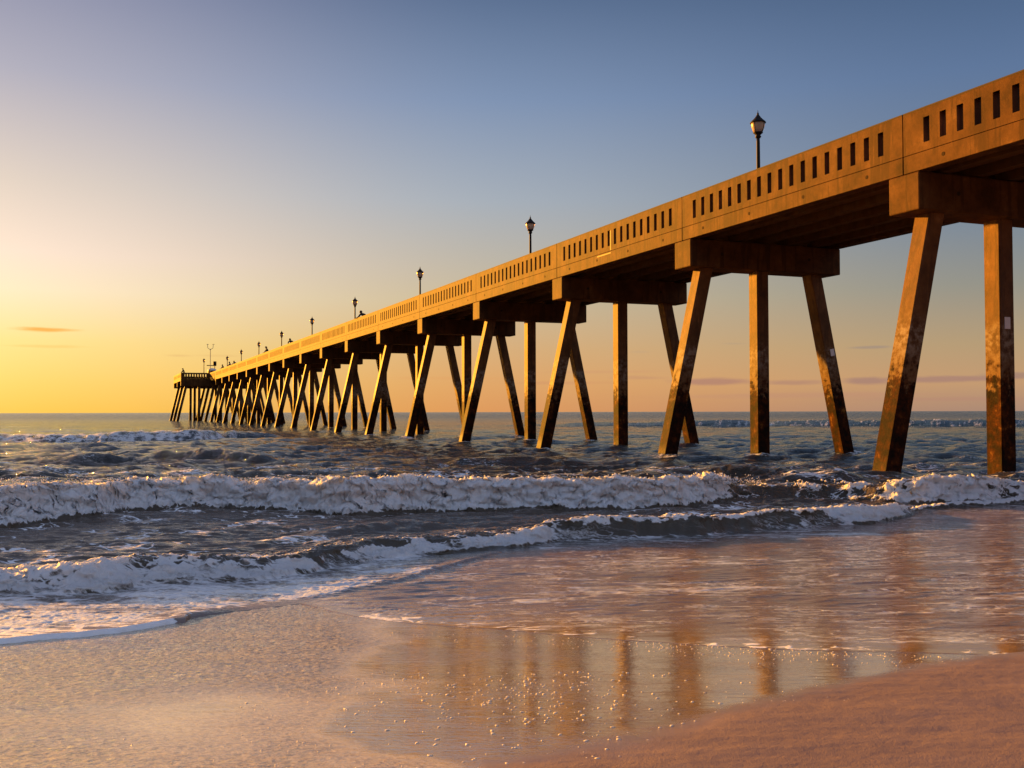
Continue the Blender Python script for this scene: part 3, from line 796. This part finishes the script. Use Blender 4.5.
# pale L-shaped mark on the second parapet panel from the beach
bm = bmesh.new(); box(bm, -.004, .001, 31.03, 31.095, 6.98, 7.66); box(bm, -.0035, .001, 31.05, 32.1, 6.87, 6.91); part('pale_strips', bm, M_PALE, XA, 0)
# ------------------------------------------------------------------ lamps down the middle of the deck
def make_lamp():
    r = empty('street_lamp')
    bm = bmesh.new(); lathe(bm, [(.19, 0), (.19, .06), (.15, .12), (.13, .32), (.10, .42), (.085, .5), (.075, .55)], 14); obj('base', bm, M_BLACK, r, smooth=False)
    bm = bmesh.new(); lathe(bm, [(.066, .55), (.062, 1.5), (.055, 2.9), (.052, 3.0)], 12)
    lathe(bm, [(.075, 1.2), (.075, 1.25)], 12); obj('pole', bm, M_BLACK, r, smooth=True)
    hd = empty('lantern'); hd.parent = r; hd.location = (0, 0, 3.0)
    bm = bmesh.new(); lathe(bm, [(.055, 0), (.10, .05), (.075, .09), (.085, .12), (.145, .17), (.155, .19)], 16); obj('fitter', bm, M_BLACK, hd, smooth=True)
    bm = bmesh.new(); lathe(bm, [(.13, .19), (.165, .26), (.20, .36), (.215, .45), (.205, .50), (.17, .53)], 20); obj('globe', bm, M_GLOBE, hd, smooth=True)
    bm = bmesh.new(); lathe(bm, [(.245, .485), (.25, .50), (.215, .54), (.15, .60), (.095, .66), (.055, .72), (.03, .75), (.038, .77), (.03, .79), (.012, .83), (.004, .90)], 20)
    for k in range(4):
        a = k * math.pi / 2 + .4
        tube(bm, (.16 * math.cos(a), .16 * math.sin(a), .19), (.232 * math.cos(a), .232 * math.sin(a), .49), .009, 5)
    obj('lamp_cap', bm, M_BLACK, hd, smooth=True)
    return r
def copy_tree(o, parent=None):
    c = o.copy(); C.objects.link(c); c.parent = parent
    for ch in list(o.children): copy_tree(ch, c)
    return c
lamp0 = make_lamp()
order = ['black lamp post nearest the beach, first and largest in view on the pier deck', 'second black lamp post from the beach along the pier deck',
         'third black lamp post from the beach along the pier deck', 'fourth black lamp post from the beach, beside a person leaning on the parapet',
         'fifth black lamp post from the beach along the pier deck', 'sixth black lamp post from the beach, just seaward of a person bent over the parapet',
         'seventh black lamp post from the beach on the distant pier deck', 'eighth black lamp post from the beach on the distant pier deck',
         'ninth black lamp post, last one before the wide pier head']
for i in range(9):
    o = lamp0 if i == 0 else copy_tree(lamp0)
    o.location = (19.0, Y0 + (1 + 2 * i) * L, ZJ)
    tag(o, order[i], 'lamp post', 'black lamp posts along the middle of the pier')
o = copy_tree(lamp0); o.location = (16.1, yh + 9.0, ZJ)
tag(o, 'black lamp post standing alone on the wide pier head left of the weather mast', 'lamp post', 'black lamp posts along the middle of the pier')

# ------------------------------------------------------------------ weather mast and hut at the head
mast = empty('weather_mast', (16.45, yh + 1.6, ZJ))
tag(mast, 'slender grey weather mast with forked sensor arms at the pier head', 'mast')
M_GREY = simple('galvanised_grey', (.28, .27, .24), .5, .4, .2); M_WHITE = simple('white_paint', (.75, .72, .68), .4, 0, .06)
bm = bmesh.new(); tube(bm, (0, 0, 0), (0, 0, 5.0), .05, 8); tube(bm, (0, 0, 0), (0, 0, .1), .2, 10); obj('pole', bm, M_GREY, mast)
for s in (-1, 1):
    bm = bmesh.new(); tube(bm, (0, 0, 4.85), (s * .42, 0, 5.15), .035, 6); tube(bm, (s * .42, 0, 5.15), (s * .46, 0, 5.75), .035, 6)
    for k in range(3):
        a = k * 2.094; bmesh.ops.create_uvsphere(bm, u_segments=8, v_segments=5, radius=.06, matrix=Matrix.Translation((s * .46 + .12 * math.cos(a), .12 * math.sin(a), 5.75)))
    obj('sensor_arm', bm, M_GREY, mast)
hut = empty('equipment_hut', (16.95, yh + 3.0, ZJ))
tag(hut, 'small dark equipment hut with pale domed roof and crossbar under the weather mast', 'hut')
bm = bmesh.new(); box(bm, -.75, .85, -.6, .6, 0, 1.45, .03); obj('wall', bm, M_BLACK, hut)
bm = bmesh.new()
bmesh.ops.create_uvsphere(bm, u_segments=16, v_segments=10, radius=.55, matrix=Matrix.Translation((-.05, 0, 1.45)) @ Matrix.Diagonal((1.3, 1, .75, 1)))
obj('roof', bm, M_WHITE, hut, smooth=True)
bm = bmesh.new(); tube(bm, (-.95, 0, 2.3), (.6, 0, 2.3), .07, 6); tube(bm, (.35, 0, 1.4), (.35, 0, 3.0), .06, 6); box(bm, .1, .62, -.1, .1, 2.3, 3.0, .02)
obj('crossbar', bm, M_BLACK, hut)

# ------------------------------------------------------------------ people on the pier
M_SKIN = simple('skin', (.35, .20, .13), .6, 0, .05)
M_HAIR = simple('dark_hair', (.03, .02, .015), .6, 0, .1)
CLOTH = [simple('cloth_' + n, c, .85, 0, .15) for n, c in (('black', (.02, .02, .022)), ('navy', (.025, .035, .07)), ('brown', (.07, .04, .025)), ('grey', (.06, .06, .065)))]
def skinned(name, pts, edges, rad, mat, parent, sub=1, root=0):
    me = bpy.data.meshes.new(name); me.from_pydata(pts, edges, [])
    o = objm(name, me, mat, parent)
    sm = o.modifiers.new('skin', 'SKIN'); sm.use_smooth_shade = True
    for i, r in enumerate(rad):
        rr_ = r if isinstance(r, tuple) else (r, r); me.skin_vertices[0].data[i].radius = rr_
        me.skin_vertices[0].data[i].use_root = (i == root)
    ss = o.modifiers.new('sub', 'SUBSURF'); ss.levels = sub; ss.render_levels = sub
    return o
def person(x, y, rz, lean, top, label, mirror=1, arms='rail', crouch=0.0, hat=False):
    """faces -X locally; lean forward angle in radians from the hip"""
    root = empty('person', (x, y, ZJ), rz)
    tag(root, label, 'person', 'people at the pier parapet')
    hip = Vector((0, 0, .95 - crouch)); sl_, cl_ = math.sin(lean), math.cos(lean)
    up = lambda d, o=0: hip + Vector((-sl_ * d - cl_ * o * 0, 0, cl_ * d))
    chest = up(.33); neck = up(.50); h0 = neck + Vector((-.03 - .06 * sl_, 0, .025)); h1 = h0 + Vector((-.03 - .05 * sl_, 0, .07)); h2 = h1 + Vector((.01, 0, .09))
    P_ = [hip, up(.16), chest, neck, h0, h1, h2]; E_ = [(0, 1), (1, 2), (2, 3), (3, 4), (4, 5), (5, 6)]
    Rd = [(.14, .11), (.125, .095), (.16, .11), .062, .07, (.082, .095), (.06, .07)]
    armv, legv = [], []
    for s in (-1, 1):
        sh = up(.46) + Vector((0, s * .18, 0)); 
        if arms == 'rail': eb = sh + Vector((-.16, s * .06, -.22)); wr = Vector((-.40, s * .13, 1.02)) if lean < .9 else eb + Vector((-.2, 0, -.05))
        else: eb = sh + Vector((-.04, s * .05, -.28)); wr = eb + Vector((-.14, -s * .03, -.2))
        i = len(P_); P_ += [sh, eb, wr, wr + Vector((-.07, 0, -.01))]; E_ += [(2, i), (i, i + 1), (i + 1, i + 2), (i + 2, i + 3)]; Rd += [.058, .042, .028, (.038, .018)]
        palm = wr + Vector((-.07, 0, -.01))
        for k, (oy, ln) in enumerate(((-.03, .06), (-.01, .072), (.01, .068), (.03, .052))):
            j = len(P_); P_ += [palm + Vector((-.035, oy, 0)), palm + Vector((-.035 - ln * .55, oy * 1.1, -.005)), palm + Vector((-.035 - ln * .8, oy * 1.1, -.035))]
            E_ += [(i + 3, j), (j, j + 1), (j + 1, j + 2)]; Rd += [.009, .009, .008]
        j = len(P_); P_ += [wr + Vector((-.03, -s * .04, 0)), wr + Vector((-.075, -s * .06, -.01))]; E_ += [(i + 2, j), (j, j + 1)]; Rd += [.011, .009]
        armv.append((sh, eb, wr))
        th = hip + Vector((0, s * .1, -.05)); kn = Vector((-.03 - crouch * .6, s * .11, .5 - crouch * .2)); an = Vector((.02, s * .11, .09)); to = Vector((-.16, s * .12, .035))
        i = len(P_); P_ += [th, kn, an, to]; E_ += [(0, i), (i, i + 1), (i + 1, i + 2), (i + 2, i + 3)]; Rd += [.088, .06, .042, (.045, .03)]
        legv.append((th, kn, an, to))
    # nose and ears
    i = len(P_); P_ += [h1 + Vector((-.095, 0, -.01))]; E_ += [(5, i)]; Rd += [.012]
    skinned('body', P_, E_, Rd, M_SKIN, root)
    cm = CLOTH[top]
    jp = [up(-.03), up(.16), chest, up(.49)]; je = [(0, 1), (1, 2), (2, 3)]; jr = [(.17, .14), (.165, .13), (.205, .15), (.10, .09)]
    for sh, eb, wr in armv:
        i = len(jp); jp += [sh, eb, wr.lerp(eb, .08)]; je += [(2, i), (i, i + 1), (i + 1, i + 2)]; jr += [.075, .058, .042]
    skinned('jacket', jp, je, jr, cm, root)
    tp = [hip]; te = []; tr = [(.155, .12)]
    for th, kn, an, to in legv:
        i = len(tp); tp += [th, kn, an]; te += [(0, i), (i, i + 1), (i + 1, i + 2)]; tr += [.102, .075, .06]
    skinned('trousers', tp, te, tr, CLOTH[(top + 1) % 4], root)
    for th, kn, an, to in legv:
        skinned('shoe', [an + Vector((.03, 0, -.045)), to + Vector((-.02, 0, .005))], [(0, 1)], [(.05, .04), (.05, .035)], CLOTH[0], root)
    bm = bmesh.new(); bmesh.ops.create_uvsphere(bm, u_segments=14, v_segments=10, radius=.108, matrix=Matrix.Translation(h1 + Vector((.022, 0, .038))))
    if hat: lathe(bm, [(.17, h1.z + .075), (.17, h1.z + .085), (.1, h1.z + .09), (.1, h1.z + .15), (.06, h1.z + .17)], 16, h1.x, 0)
    obj('hat' if hat else 'hair', bm, M_HAIR if not hat else cm, root, smooth=True)
    return root
PX = XA + .2 + .36
person(PX, 68.3, -1.0, .95, 0, 'person in dark clothes leaning far over the parapet, nearest of all to the beach', arms='rail')
person(PX, 97.4, -1.1, .8, 0, 'person in black bent forward over the parapet just shoreward of the sixth lamp')
person(PX, 113.2, 0, .25, 2, 'person in brown standing at the parapet between the sixth and seventh lamps', hat=True)
person(PX, 141.4, -1.0, .95, 3, 'person in grey stooping over the parapet between the eighth and ninth lamps', arms='rail')
person(PX, 148.4, 0, .2, 1, 'person in navy standing upright at the parapet beside the ninth lamp')
person(PX, 157.0, -.2, .3, 0, 'person in black at the parapet just past the ninth lamp, before the pier head')
person(hx0 + .56, yh + .75, -.3, .3, 2, 'person in brown at the near left corner of the pier head', hat=True)
